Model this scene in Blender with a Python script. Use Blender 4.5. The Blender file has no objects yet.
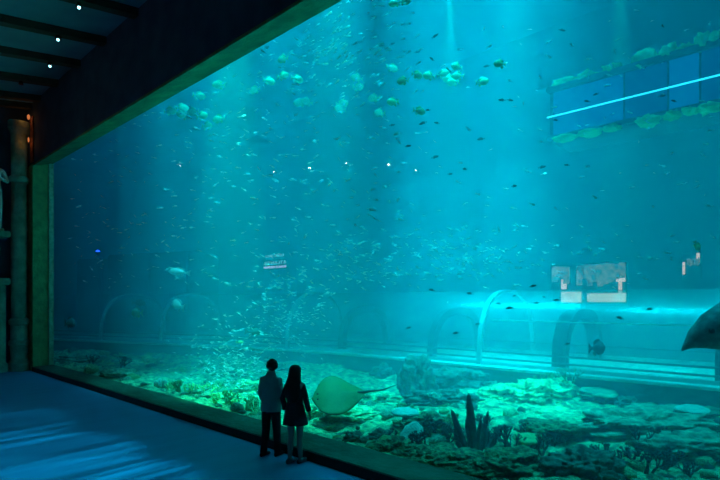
import bpy, bmesh, math, random
from mathutils import Vector, Matrix, noise, Euler
random.seed(7)
C = bpy.context.scene.collection
SC = bpy.context.scene
PI = math.pi
# ------------------------------------------------------------------ camera model
CX, CY, CZ = 22.2, -5.7, 2.73
SN, CS = 0.6743, 0.7385
U = Vector((CS, SN, 0)); V = Vector((-SN, CS, 0)); Z = Vector((0, 0, 1))
CAM = Vector((CX, CY, CZ))
def ray(px, py): return (U*((px-360)/500) + V - Z*((py-300)/500))
def P(px, py, D):                 # point on the ray at distance D behind the camera's own plane parallel to the window
    r = ray(px, py); return CAM + r*(D/r.y)
def PF(px, py, z=0.1):            # point at height z
    r = ray(px, py); return CAM + r*((z-CZ)/r.z)
# ------------------------------------------------------------------ materials
def mat(name, col, rough=0.7, col2=None, scale=4.0, bump=0.0, metal=0.0, spec=0.3, bscale=None, stretch=None, emit=None, es=0.0, detail=6):
    m = bpy.data.materials.new(name); m.use_nodes = True
    nt = m.node_tree; b = nt.nodes['Principled BSDF']
    b.inputs['Roughness'].default_value = rough; b.inputs['Metallic'].default_value = metal
    b.inputs['Specular IOR Level'].default_value = spec
    b.inputs['Base Color'].default_value = (*col, 1)
    if emit: b.inputs['Emission Color'].default_value = (*emit, 1); b.inputs['Emission Strength'].default_value = es
    if col2 or bump:
        tc = nt.nodes.new('ShaderNodeTexCoord'); mp = nt.nodes.new('ShaderNodeMapping')
        nt.links.new(tc.outputs['Object'], mp.inputs['Vector'])
        if stretch: mp.inputs['Scale'].default_value = stretch
        n = nt.nodes.new('ShaderNodeTexNoise'); n.inputs['Scale'].default_value = scale; n.inputs['Detail'].default_value = detail
        nt.links.new(mp.outputs['Vector'], n.inputs['Vector'])
        if col2:
            r = nt.nodes.new('ShaderNodeValToRGB')
            r.color_ramp.elements[0].position = .35; r.color_ramp.elements[1].position = .65
            r.color_ramp.elements[0].color = (*col, 1); r.color_ramp.elements[1].color = (*col2, 1)
            nt.links.new(n.outputs['Fac'], r.inputs['Fac']); nt.links.new(r.outputs['Color'], b.inputs['Base Color'])
        if bump:
            n2 = nt.nodes.new('ShaderNodeTexNoise'); n2.inputs['Scale'].default_value = bscale or scale*3; n2.inputs['Detail'].default_value = 5
            nt.links.new(mp.outputs['Vector'], n2.inputs['Vector'])
            bp = nt.nodes.new('ShaderNodeBump'); bp.inputs['Strength'].default_value = bump; bp.inputs['Distance'].default_value = .1
            nt.links.new(n2.outputs['Fac'], bp.inputs['Height']); nt.links.new(bp.outputs['Normal'], b.inputs['Normal'])
    return m
def emis(name, col, s, col2=None, scale=3):
    m = bpy.data.materials.new(name); m.use_nodes = True; nt = m.node_tree
    nt.nodes.clear(); o = nt.nodes.new('ShaderNodeOutputMaterial'); e = nt.nodes.new('ShaderNodeEmission')
    e.inputs['Color'].default_value = (*col, 1); e.inputs['Strength'].default_value = s
    if col2:
        tc = nt.nodes.new('ShaderNodeTexCoord'); n = nt.nodes.new('ShaderNodeTexNoise'); n.inputs['Scale'].default_value = scale
        r = nt.nodes.new('ShaderNodeValToRGB'); r.color_ramp.elements[0].position = .35; r.color_ramp.elements[1].position = .65
        r.color_ramp.elements[0].color = (*col, 1); r.color_ramp.elements[1].color = (*col2, 1)
        nt.links.new(tc.outputs['Object'], n.inputs['Vector']); nt.links.new(n.outputs['Fac'], r.inputs['Fac']); nt.links.new(r.outputs['Color'], e.inputs['Color'])
    nt.links.new(e.outputs[0], o.inputs['Surface']); return m
def clear(name, gloss, rough, tint=(1, 1, 1), diff=0.0):
    m = bpy.data.materials.new(name); m.use_nodes = True; nt = m.node_tree
    nt.nodes.clear(); o = nt.nodes.new('ShaderNodeOutputMaterial')
    t = nt.nodes.new('ShaderNodeBsdfTransparent'); t.inputs['Color'].default_value = (*tint, 1)
    g = nt.nodes.new('ShaderNodeBsdfGlossy'); g.inputs['Roughness'].default_value = rough
    mx = nt.nodes.new('ShaderNodeMixShader'); mx.inputs['Fac'].default_value = gloss
    nt.links.new(t.outputs[0], mx.inputs[1]); nt.links.new(g.outputs[0], mx.inputs[2])
    last = mx
    if diff:
        d = nt.nodes.new('ShaderNodeBsdfDiffuse'); d.inputs['Color'].default_value = (.8, .85, .85, 1)
        m2 = nt.nodes.new('ShaderNodeMixShader'); m2.inputs['Fac'].default_value = diff
        nt.links.new(mx.outputs[0], m2.inputs[1]); nt.links.new(d.outputs[0], m2.inputs[2]); last = m2
    nt.links.new(last.outputs[0], o.inputs['Surface']); return m
M = dict(
    carpet=mat('carpet', (.045, .27, .47), .5, (.05, .31, .52), 1.2, .05, spec=.4, stretch=(3, .4, 1)),
    hallwall=mat('hall_plaster', (.05, .12, .17), .85, (.035, .09, .13), 1.5, .15),
    ceil=mat('ceiling_board', (.12, .34, .42), .8, (.09, .27, .34), 1.2, .1),
    beam=mat('beam_timber', (.04, .06, .045), .8, (.055, .08, .055), 2, .2),
    lip=mat('verdigris_stone', (.16, .34, .15), .8, (.09, .22, .10), 2.5, .5),
    sill=mat('sill_stone', (.05, .12, .07), .8, (.03, .08, .045), 2.5, .4),
    jambm=mat('verdigris_jamb', (.22, .46, .18), .8, (.13, .30, .12), 3, .5),
    pale=mat('pale_seal', (.45, .6, .4), .7, (.25, .4, .25), 8, .4),
    stone=mat('carved_stone', (.28, .50, .36), .85, (.16, .30, .22), 3, .3),
    statue=mat('statue_stone', (.7, .85, .75), .7, (.5, .65, .55), 4, .2),
    blackm=mat('black_metal', (.01, .012, .012), .5),
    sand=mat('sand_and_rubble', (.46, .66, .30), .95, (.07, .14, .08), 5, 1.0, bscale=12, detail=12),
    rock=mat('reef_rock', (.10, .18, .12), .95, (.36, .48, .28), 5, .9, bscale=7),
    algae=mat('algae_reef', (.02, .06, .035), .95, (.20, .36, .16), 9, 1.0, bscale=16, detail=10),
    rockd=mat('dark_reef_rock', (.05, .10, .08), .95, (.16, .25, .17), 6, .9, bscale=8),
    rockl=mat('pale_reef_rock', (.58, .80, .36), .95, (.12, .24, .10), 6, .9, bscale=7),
    coralg=mat('green_coral', (.12, .30, .10), .9, (.26, .46, .17), 6, .6),
    coralt=mat('pale_green_coral', (.40, .75, .30), .9, (.65, .9, .4), 6, .6),
    coralp=mat('pale_coral', (.30, .45, .34), .9, (.5, .65, .5), 9, .5),
    corald=mat('dark_coral', (.02, .05, .05), .95, (.06, .11, .08), 6, .4),
    ruin=mat('sunken_block', (.05, .10, .10), .95, (.09, .17, .15), 1.2, .5),
    concrete=mat('tunnel_concrete', (.6, .75, .62), .8, (.42, .58, .5), 1.5, .3),
    plinth=mat('tunnel_plinth', (.08, .15, .14), .9, (.13, .22, .2), 2, .5),
    ring=mat('tunnel_ring', (.42, .62, .58), .5, (.34, .52, .5), 3, .1),
    arch=mat('tunnel_arch', (.008, .022, .025), .6),
    rail=mat('rail_steel', (.05, .10, .11), .4, metal=.5),
    silver=mat('silver_scales', (.93, .96, .88), .35, (.96, .97, .93), 20, spec=.8),
    trev=mat('pale_scales', (.50, .70, .30), .4, (.95, .97, .5), 5, spec=.6),
    fishd=mat('dark_scales', (.02, .04, .045), .6, (.05, .08, .08), 10),
    fishm=mat('mottled_scales', (.10, .17, .15), .6, (.22, .32, .28), 12),
    rayskin=mat('ray_skin', (.02, .12, .03), .6, (.03, .15, .04), 6, .1),
    rayedge=mat('ray_edge', (.05, .1, .08), .6),
    skin=mat('skin', (.45, .30, .23), .6),
    hair=mat('dark_hair', (.012, .011, .012), .55, (.02, .018, .018), 30),
    shirt=mat('grey_shirt', (.24, .36, .34), .9, (.19, .30, .28), 8, .2),
    trous=mat('dark_trousers', (.014, .017, .022), .9, (.02, .024, .03), 8, .2),
    dress=mat('dark_dress', (.02, .026, .036), .9, (.03, .036, .048), 8, .2),
    shoe=mat('dark_shoes', (.012, .012, .015), .6),
    shoel=mat('pale_shoes', (.10, .12, .13), .6),
    eye=mat('eye', (.02, .02, .02), .2),
    frame=mat('gallery_frame', (.03, .12, .14), .7, (.05, .16, .17), 2, .2),
    bluepane=emis('blue_lit_panel', (0, .16, .52), .55, (0, .22, .62), .35),
    panedark=emis('blue_lit_panel_deep', (0, .10, .36), .5, (0, .14, .42), .4),
    tube=emis('cyan_light_tube', (.02, .75, 1), 2.0),
    lampc=emis('cool_lamp_lens', (.35, .9, 1), 5),
    lampb=emis('blue_lamp_lens', (.01, .05, 1), 14),
    lampo=emis('amber_lamp_lens', (1, .28, .08), .55),
    warm=emis('warm_reflected_room', (.62, .55, .38), .5, (.04, .20, .22), 5),
    warmw=emis('warm_reflected_counter', (1, .86, .62), 1.9),
    warmp=emis('warm_reflected_column', (1, .62, .50), 1.5),
    letter=emis('reflected_letters', (.10, .62, .75), .75),
    letterp=emis('reflected_pink_letters', (.38, .66, 1), .85),
    pane=clear('acrylic_window', .02, .02, (.97, .99, .99)),
    shell=clear('acrylic_tunnel_shell', .20, .33, (.93, .97, .97), .09),
)
# ------------------------------------------------------------------ object helpers
def link(name, me, m=None, parent=None, loc=None):
    o = bpy.data.objects.new(name, me); C.objects.link(o)
    if m and me: me.materials.append(m)
    if parent: o.parent = parent
    if loc is not None: o.location = loc
    return o
def mesh(name, bm, m=None, parent=None, loc=None, smooth=False):
    me = bpy.data.meshes.new(name); bm.normal_update(); bm.to_mesh(me); bm.free()
    if smooth:
        for p in me.polygons: p.use_smooth = True
    return link(name, me, m, parent, loc)
def tag(o, label, cat, group=None, kind=None):
    o['label'] = label; o['category'] = cat
    if group: o['group'] = group
    if kind: o['kind'] = kind
    return o
def struct(o, label=None):
    o['kind'] = 'structure'
    if label: o['label'] = label
    return o
def thing(name, label, cat, loc=(0, 0, 0), group=None, rot=None):
    o = bpy.data.objects.new(name, None); C.objects.link(o); o.location = loc
    if rot: o.rotation_euler = rot
    return tag(o, label, cat, group)
def box(bm, a, b, bevel=0, mtx=None):
    r = bmesh.ops.create_cube(bm, size=1); vs = r['verts']
    a, b = Vector(a), Vector(b)
    for v in vs: v.co = Vector(((a.x+b.x)/2+v.co.x*(b.x-a.x), (a.y+b.y)/2+v.co.y*(b.y-a.y), (a.z+b.z)/2+v.co.z*(b.z-a.z)))
    if bevel:
        es = list({e for v in vs for e in v.link_edges})
        bmesh.ops.bevel(bm, geom=es, offset=bevel, segments=2, affect='EDGES')
    if mtx is not None:
        for v in vs:
            if v.is_valid: v.co = mtx @ v.co
    return bm
def nb(): return bmesh.new()
def boxb(a, b, bevel=0): return box(nb(), a, b, bevel)
def hexa(bm, p):                     # eight corners: bottom loop then top loop
    v = [bm.verts.new(q) for q in p]
    for f in ((3, 2, 1, 0), (4, 5, 6, 7), (0, 1, 5, 4), (1, 2, 6, 5), (2, 3, 7, 6), (3, 0, 4, 7)): bm.faces.new([v[i] for i in f])
    return bm
def loft(bm, rings, seg=12, caps=True):   # rings: (centre, axis a, axis b)
    prev = None; first = None
    for c, a, b in rings:
        c, a, b = Vector(c), Vector(a), Vector(b)
        cur = [bm.verts.new(c+a*math.cos(2*PI*i/seg)+b*math.sin(2*PI*i/seg)) for i in range(seg)]
        if prev:
            for i in range(seg): bm.faces.new((prev[i], prev[(i+1) % seg], cur[(i+1) % seg], cur[i]))
        else: first = cur
        prev = cur
    if caps:
        bm.faces.new(first[::-1]); bm.faces.new(prev)
    return bm
def tube(bm, pts, rad, seg=8):            # tapered tube through points
    pts = [Vector(p) for p in pts]; n = len(pts)
    if not isinstance(rad, (list, tuple)): rad = [rad]*n
    rings = []; ref = None
    for i, p in enumerate(pts):
        d = (pts[min(i+1, n-1)]-pts[max(i-1, 0)])
        d = d.normalized() if d.length > 1e-6 else Vector((0, 0, 1))
        if ref is None: ref = Vector((1, 0, 0)) if abs(d.x) < .8 else Vector((0, 1, 0))
        a = (ref-d*ref.dot(d)).normalized(); b = d.cross(a); ref = a
        rings.append((p, a*rad[i], b*rad[i]))
    return loft(bm, rings, seg)
def lathe(bm, prof, seg=20, c=(0, 0, 0)):
    c = Vector(c)
    return loft(bm, [(c+Vector((0, 0, z)), (r, 0, 0), (0, r, 0)) for r, z in prof], seg)
def blob(sub, sx, sy, sz, amp, freq, seed, ridged=False, amp2=0):
    bm = nb(); bmesh.ops.create_icosphere(bm, subdivisions=sub, radius=1)
    off = Vector((seed*3.7, seed*1.9, seed*5.3))
    for v in bm.verts:
        n = v.co.normalized()
        d = noise.fractal(n*freq+off, 1.0, 2.0, 4)
        if ridged: d = .5-abs(d)
        d2 = noise.fractal(n*freq*4+off, 1, 2.1, 3)*amp2
        v.co = n*(1+amp*d+d2); v.co.x *= sx; v.co.y *= sy; v.co.z *= sz
    return bm
# ------------------------------------------------------------------ hall
HX = 34; HY = -14
def ceil_z(y): return 10.3+.16*y
struct(mesh('floor', boxb((-3, HY, -.2), (HX, .0, 0)), M['carpet']), 'blue hall floor with pale streaks of light')
struct(mesh('ceiling', hexa(nb(), [(-3, HY, ceil_z(HY)), (HX, HY, ceil_z(HY)), (HX, 0, ceil_z(0)), (-3, 0, ceil_z(0)),
    (-3, HY, ceil_z(HY)+.2), (HX, HY, ceil_z(HY)+.2), (HX, 0, ceil_z(0)+.2), (-3, 0, ceil_z(0)+.2)]), M['ceil']))
struct(mesh('wall_left', boxb((-3, HY, 0), (-1.0, .7, 10.5)), M['hallwall']))
struct(mesh('wall_back', boxb((-3, HY-.3, 0), (HX, HY, 10.5)), M['hallwall']))
struct(mesh('wall_right', boxb((HX, HY, 0), (HX+.3, .7, 10.5)), M['hallwall']))
# header over the window: dark bulkhead with a sloped verdigris underside
bm = nb(); hexa(bm, [(-1, 0, 7.95), (HX, 0, 7.95), (HX, .7, 8.17), (-1, .7, 8.17), (-1, 0, 10.6), (HX, 0, 10.6), (HX, .7, 10.6), (-1, .7, 10.6)])
struct(mesh('wall_front', bm, M['hallwall']))
bm = nb(); hexa(bm, [(-.0, .0, 7.88), (HX, .0, 7.88), (HX, .7, 8.1), (0, .7, 8.1), (0, .0, 7.95), (HX, .0, 7.95), (HX, .7, 8.17), (0, .7, 8.17)])
struct(mesh('trim_1', bm, M['lip']), 'green weathered underside of the window header')
# jamb and sill
struct(mesh('trim_2', boxb((-.9, 0, 0), (0, .7, 8.1)), M['jambm']), 'green weathered jamb at the left end of the window')
struct(mesh('trim_3', boxb((0, .52, .19), (.09, .69, 8.06)), M['pale']), 'pale seal strip where the pane meets the jamb')
struct(mesh('trim_4', hexa(nb(), [(-.0, 0, 0), (HX, 0, 0), (HX, .7, 0), (0, .7, 0), (0, 0, .17), (HX, 0, .17), (HX, .7, .19), (0, .7, .19)]), M['sill']), 'low green stone sill below the window')
struct(mesh('baseboard_front', boxb((0, -.03, 0), (HX, 0, .16)), M['blackm']), 'black kick board along the front of the sill')
w = struct(mesh('window_1', boxb((0, .70, .15), (HX, .73, 8.2)), M['pane']), 'huge clear acrylic pane of the aquarium')
# reflection of a hall sign, put on the pane as glowing letters
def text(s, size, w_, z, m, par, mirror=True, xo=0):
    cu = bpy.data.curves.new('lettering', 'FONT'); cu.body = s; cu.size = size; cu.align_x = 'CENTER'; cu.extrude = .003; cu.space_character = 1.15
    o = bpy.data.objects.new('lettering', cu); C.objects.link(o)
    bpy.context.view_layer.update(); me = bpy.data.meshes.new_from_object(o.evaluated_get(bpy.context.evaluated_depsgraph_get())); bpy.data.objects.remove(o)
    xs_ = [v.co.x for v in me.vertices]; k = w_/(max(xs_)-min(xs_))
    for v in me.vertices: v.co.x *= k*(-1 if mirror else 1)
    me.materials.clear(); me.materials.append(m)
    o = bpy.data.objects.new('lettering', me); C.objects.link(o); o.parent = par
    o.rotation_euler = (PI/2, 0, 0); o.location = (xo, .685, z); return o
sg = thing('sign_reflection', 'reflection of a hall sign as three lines of pale glowing letters on the pane above the man', 'reflection')
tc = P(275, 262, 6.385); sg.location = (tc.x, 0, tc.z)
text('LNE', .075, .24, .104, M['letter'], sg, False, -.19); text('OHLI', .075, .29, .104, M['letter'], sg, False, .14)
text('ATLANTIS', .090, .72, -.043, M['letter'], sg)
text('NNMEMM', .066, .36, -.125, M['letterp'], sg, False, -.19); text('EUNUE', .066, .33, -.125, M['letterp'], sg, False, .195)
# ceiling beams
k = 0
for i, xb in enumerate([-.2, .9, 2.85, 4.95, 7.0, 9.1, 11.2, 13.3, 15.4, 17.5, 19.6, 21.7, 23.8, 25.9, 28, 30.1]):
    bm = nb(); a, b = xb-.13, xb+.13
    hexa(bm, [(a, HY, ceil_z(HY)-.2), (b, HY, ceil_z(HY)-.2), (b, 0, ceil_z(0)-.2), (a, 0, ceil_z(0)-.2),
              (a, HY, ceil_z(HY)), (b, HY, ceil_z(HY)), (b, 0, ceil_z(0)), (a, 0, ceil_z(0))])
    struct(mesh('trim_%d' % (5+i), bm, M['beam']), 'dark ceiling beam running to the window wall')
# ceiling spotlights
def spotlamp(px, py, xb, label, lit=True):
    lab = label
    t = xb-CX
    # ray meets the plane x = xb
    r = ray(px, py); s = t/r.x; p = CAM+r*s
    top = ceil_z(p.y)-.2
    th = thing('ceiling_spotlight', lab, 'spotlight', (p.x, p.y, top), group=None)
    drop = max(top-p.z, .12)
    bm = nb(); tube(bm, [(0, 0, 0), (0, 0, -drop+.06)], .02); mesh('stem', bm, M['blackm'], th)
    bm = nb(); loft(bm, [((0, 0, -drop+.14), (.05, 0, 0), (0, .05, 0)), ((0, 0, -drop+.02), (.075, 0, 0), (0, .075, 0))], 14); mesh('lamp_housing', bm, M['blackm'], th)
    if lit:
        bm = nb(); loft(bm, [((0, 0, -drop+.02), (.034, 0, 0), (0, .034, 0)), ((0, 0, -drop-.02), (.028, 0, 0), (0, .028, 0))], 14); mesh('lens', bm, M['lampc'], th)
        L = bpy.data.lights.new('ceiling_spot_light', 'SPOT'); L.energy = 45; L.color = (.25, .75, 1); L.spot_size = 1.0; L.spot_blend = .8; L.shadow_soft_size = .05
        lo = bpy.data.objects.new('ceiling_spot_light', L); C.objects.link(lo); lo.location = (p.x, p.y, p.z-.1); lo.rotation_euler = (0, 0, 0)
spotlamp(79, 5, 9.1, 'small lit ceiling spotlight nearest the top edge of the photo')
spotlamp(58, 37, 7.0, 'small lit ceiling spotlight on the middle one of the three lamp-bearing beams')
spotlamp(50, 66, 4.95, 'small lit ceiling spotlight farthest from the top edge, closest to the window corner')
spotlamp(21, 81, 2.85, 'unlit dark ceiling spotlight below the other three', False)
# left wall: column, ledges, statue
col = thing('stone_column', 'round carved stone column in the dark corner beside the window jamb', 'column', (-.60, -.30, 0))
bm = nb(); lathe(bm, [(.37, 0), (.37, .30), (.33, .36), (.28, .45), (.31, .95), (.36, 1.0), (.36, 1.12), (.29, 1.2), (.29, 1.75), (.35, 1.8), (.35, 1.95), (.29, 2.02)], 24); mesh('base', bm, M['stone'], col, smooth=False)
bm = nb(); lathe(bm, [(.27, 2.02), (.28, 4), (.26, 7.25)], 24); mesh('shaft', bm, M['stone'], col, smooth=True)
bm = nb(); lathe(bm, [(.26, 7.25), (.35, 7.32), (.35, 7.45), (.27, 7.52), (.28, 9.1), (.37, 9.35), (.37, 9.6)], 24); mesh('capital', bm, M['stone'], col)
pd = thing('stone_niche', 'carved stone niche with stepped ledges below the statue', 'niche', (-.6, -1.6, 0))
mesh('body', boxb((-.38, -1.0, 0), (.08, .86, 3.3), .03), M['stone'], pd)
mesh('ledge', boxb((-.38, -1.05, 3.3), (.30, .97, 3.55), .04), M['stone'], pd)
for yy in (-.6, 0, .55):
    bm = nb(); lathe(bm, [(.09, 3.55), (.13, 3.75), (.07, 4.0), (.13, 4.4), (.15, 4.7), (.09, 4.95), (.12, 5.1)], 14, (-.05, yy, 0)); mesh('baluster', bm, M['stone'], pd, smooth=True)
mesh('ledge', boxb((-.38, -1.05, 5.1), (.34, .97, 5.32), .04), M['stone'], pd)
mesh('plinth', boxb((-.38, -1.05, 0), (.24, .90, .35), .03), M['stone'], pd)
# ------------------------------------------------------------------ figures
def skinmesh(verts, edges, radii, sub=2):
    me = bpy.data.meshes.new('tmp'); me.from_pydata([Vector(v) for v in verts], edges, []); me.update()
    o = bpy.data.objects.new('tmp', me); C.objects.link(o)
    md = o.modifiers.new('s', 'SKIN')
    if not me.skin_vertices:
        bm = nb(); bm.from_mesh(me); bm.verts.layers.skin.verify(); bm.to_mesh(me); bm.free()
    for i, r in enumerate(radii):
        sv = me.skin_vertices[0].data[i]; sv.radius = (r, r) if not isinstance(r, tuple) else r
        sv.use_root = (i == 0)
    md.use_smooth_shade = True
    s2 = o.modifiers.new('d', 'SUBSURF'); s2.levels = sub; s2.render_levels = sub
    dg = bpy.context.evaluated_depsgraph_get(); dg.update()
    out = bpy.data.meshes.new_from_object(o.evaluated_get(dg)); bpy.data.objects.remove(o); return out
def hand(bm, wrist, dirv, side, s=1.0):     # palm, four fingers and a thumb, slightly curled
    w0 = Vector(wrist); d = Vector(dirv).normalized(); f = Vector((0, 1, 0)); f = (f-d*f.dot(d)).normalized(); n = d.cross(f)
    if n.x*side > 0: n = -n                 # n points to the palm side (inwards)
    palm = w0+d*.085*s
    loft(bm, [(w0, f*.026*s, n*.019*s), (w0+d*.04*s, f*.036*s, n*.017*s), (palm, f*.042*s, n*.014*s), (palm+d*.01*s, f*.036*s, n*.01*s)], 10)
    for k, (o, L) in enumerate(((.030, .068), (.010, .078), (-.011, .072), (-.031, .055))):
        b0 = palm+f*o*s-d*.005
        tube(bm, [b0, b0+d*L*.45*s+n*.004*s, b0+d*L*.78*s+n*.014*s, b0+d*L*.98*s+n*.03*s], [.0095*s, .009*s, .008*s, .006*s], 6)
    b0 = w0+d*.025*s+f*.03*s
    tube(bm, [b0, b0+d*.03*s+f*.02*s+n*.008*s, b0+d*.06*s+f*.026*s+n*.016*s], [.012*s, .011*s, .008*s], 6)
def body_mesh(J, fem, hands=True):
    # J: joints; one continuous skinned surface from the pelvis up and out
    v = []; e = []; r = []
    def add(p, rad, par=None):
        v.append(p); r.append(rad)
        if par is not None: e.append((par, len(v)-1))
        return len(v)-1
    H = J['h']/1.72
    pel = add((0, 0, .95*H), (.14, .10))
    wa = add((0, 0, 1.10*H), (.115 if fem else .13, .09), pel)
    ch = add((0, .01, 1.28*H), (.14 if fem else .155, .10), wa)
    uc = add((0, 0, 1.41*H), (.11, .075), ch)
    ne = add((0, -.005, 1.49*H), .06, uc); hd = J['head']
    n2 = add((hd[0]*.3, hd[1]*.3, 1.545*H), .058, ne)
    h1 = add((hd[0]*.7, .012+hd[1]*.7, 1.60*H), (.064, .078), n2); h2 = add((hd[0], .008+hd[1], 1.655*H), (.074, .09), h1); h3 = add((hd[0], hd[1], 1.695*H), (.055, .068), h2)
    for s in (-1, 1):
        k = 'R' if s > 0 else 'L'
        sh = add(J['sh'+k], .055, uc); el = add(J['el'+k], .04, sh); m1 = add(tuple((Vector(J['el'+k])*.6+Vector(J['wr'+k])*.4)), .037, el); wr = add(J['wr'+k], .026, m1)
        hp = add((s*.085, 0, .88*H), .085, pel); th = add(tuple(Vector((s*.085, 0, .88*H))*.5+Vector(J['kn'+k])*.5), .072, hp); kn = add(J['kn'+k], .055, th)
        cf = add(tuple(Vector(J['kn'+k])*.65+Vector(J['an'+k])*.35+Vector((0, -.02, 0))), .054, kn); an = add(J['an'+k], .036, cf)
        he = add(tuple(Vector(J['an'+k])+Vector((0, 0, -.045))), .032, an)
        to = add(tuple(Vector(J['an'+k])+Vector(J['toe'])*.17+Vector((0, 0, -.06))), (.038, .02), he)
    me = skinmesh(v, e, r)
    bm = nb(); bm.from_mesh(me); bpy.data.meshes.remove(me)
    # face: nose, lips, ears (joined into the body)
    hx, hy, hz = hd[0], hd[1], 1.645*H
    loft(bm, [((hx, hy+.085, hz+.02), (.008, 0, 0), (0, .008, 0)), ((hx, hy+.10, hz-.01), (.014, 0, 0), (0, .016, 0)), ((hx, hy+.09, hz-.022), (.01, 0, 0), (0, .008, 0))], 8)
    loft(bm, [((hx-.022, hy+.082, hz-.045), (0, .006, 0), (0, 0, .004)), ((hx, hy+.09, hz-.045), (0, .009, 0), (0, 0, .009)), ((hx+.022, hy+.082, hz-.045), (0, .006, 0), (0, 0, .004))], 8)
    for s in (-1, 1):
        loft(bm, [((hx+s*.072, hy, hz), (0, .016, 0), (0, 0, .03)), ((hx+s*.088, hy-.01, hz), (0, .018, 0), (0, 0, .032))], 10)
        k = 'R' if s > 0 else 'L'
        d = Vector(J['wr'+k])-Vector(J['el'+k]); hand(bm, J['wr'+k], d, s, .95 if not fem else .88)
    return bm
def put_person(name, label, loc, rotz, J, fem):
    root = thing(name, label, 'person', loc, rot=(0, 0, rotz))
    mesh('body', body_mesh(J, fem), M['skin'], root, smooth=True)
    H = J['h']/1.72; hx, hy = J['head'][0], J['head'][1]
    for s in (-1, 1):
        bm = nb(); bmesh.ops.create_uvsphere(bm, u_segments=10, v_segments=8, radius=.011); mesh('eye', bm, M['eye'], root, (hx+s*.03, hy+.083, 1.66*H), smooth=True)
    return root, H, hx, hy
def shoes(root, J, m):
    for k in ('L', 'R'):
        a = Vector(J['an'+k]); t = Vector(J['toe']).normalized(); n = Vector((t.y, -t.x, 0))
        bm = nb()
        loft(bm, [(a-t*.075+Z*(-a.z+.045), n*.03, Z*.04), (a-t*.03+Z*(-a.z+.055), n*.04, Z*.052), (a+t*.06+Z*(-a.z+.045), n*.045, Z*.042), (a+t*.13+Z*(-a.z+.035), n*.044, Z*.032), (a+t*.185+Z*(-a.z+.025), n*.02, Z*.018)], 12)
        mesh('shoe', bm, m, root, smooth=True)
# man
loc = PF(271, 456.5, 0); loc.z = 0
JM = dict(h=1.72, head=(.02, .02), toe=(.15, 1, 0), shL=(-.16, 0, 1.395), shR=(.16, 0, 1.395), elL=(-.20, -.02, 1.14), elR=(.205, -.02, 1.14),
          wrL=(-.20, .12, .945), wrR=(.235, .10, .93), knL=(-.11, .02, .49), knR=(.10, .03, .49), anL=(-.135, -.03, .085), anR=(.105, .06, .085))
JMS = .965
root, H, hx, hy = put_person('person', 'man standing at the window in a grey shirt and dark trousers, seen from behind', loc, .42, JM, False)
root.scale = (JMS,)*3
bm = nb(); X, Y = Vector((1, 0, 0)), Vector((0, 1, 0))
loft(bm, [((0, 0, z), X*a, Y*b) for z, a, b in ((.83, .195, .135), (.86, .20, .14), (1.0, .185, .13), (1.15, .18, .125), (1.3, .195, .125), (1.38, .185, .115), (1.43, .15, .10), (1.475, .10, .085), (1.515, .072, .075), (1.54, .066, .07))], 24)
for k in ('L', 'R'):
    sh, el, wr = (Vector(JM[q+k]) for q in ('sh', 'el', 'wr'))
    tube(bm, [sh+(Vector((0, 0, 1.42))-sh)*.35, sh, sh*.5+el*.5, el, el*.5+wr*.5, el*.06+wr*.94], [.055, .062, .06, .057, .05, .045], 14)
mesh('shirt', bm, M['shirt'], root, smooth=True)
bm = nb(); loft(bm, [((0, 0, z), X*a, Y*b) for z, a, b in ((.78, .15, .11), (.84, .175, .122), (.93, .172, .12), (1.0, .155, .11))], 20)
for k, s in (('L', -1), ('R', 1)):
    kn, an = Vector(JM['kn'+k]), Vector(JM['an'+k]); hp = Vector((s*.085, 0, .9))
    tube(bm, [hp, hp*.5+kn*.5, kn, kn*.4+an*.6, an+Vector((0, 0, -.02))], [.098, .088, .072, .066, .062], 14)
mesh('trousers', bm, M['trous'], root, smooth=True)
shoes(root, JM, M['shoe'])
bm = blob(4, .098, .110, .112, .16, 3.4, 3, amp2=.05)
for v in bm.verts:
    if v.co.y > .05 and v.co.z < .03: v.co.y = .05
    if v.co.z < -.06: v.co.x *= .86; v.co.y = v.co.y*.8-.005
mesh('hair', bm, M['hair'], root, (hx, hy-.012, 1.652), smooth=True)
# woman
loc = PF(295, 463.5, 0); loc.z = 0
JW = dict(h=1.62, head=(-.01, .03), toe=(.25, 1, 0), shL=(-.135, 0, 1.30), shR=(.135, 0, 1.30), elL=(-.205, -.03, 1.08), elR=(.20, -.02, 1.08),
          wrL=(-.20, .06, .87), wrR=(.235, .04, .865), knL=(-.075, .02, .46), knR=(.075, .03, .46), anL=(-.085, -.02, .08), anR=(.085, .04, .08))
root, H, hx, hy = put_person('person', 'woman with long dark hair in a short dark dress, seen from behind', loc, .50, JW, True)
bm = nb(); loft(bm, [((0, 0, z), X*a, Y*b) for z, a, b in ((.66, .215, .16), (.68, .215, .16), (.80, .19, .145), (.92, .165, .125), (1.05, .135, .105), (1.2, .16, .115), (1.31, .165, .095), (1.36, .12, .075), (1.40, .065, .06))], 24)
for v in bm.verts:
    if v.co.z < .9:
        a = math.atan2(v.co.y, v.co.x); v.co.x *= 1+.04*math.sin(a*7)*(.9-v.co.z)*4; v.co.y *= 1+.04*math.sin(a*7)*(.9-v.co.z)*4
for k in ('L', 'R'):
    sh, el, wr = (Vector(JW[q+k]) for q in ('sh', 'el', 'wr'))
    tube(bm, [sh+(Vector((0, 0, 1.32))-sh)*.35, sh, sh*.5+el*.5, el, el*.5+wr*.5, el*.1+wr*.9], [.045, .052, .052, .05, .045, .042], 14)
mesh('dress', bm, M['dress'], root, smooth=True)
shoes(root, JW, M['shoel'])
bm = nb()
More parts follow.
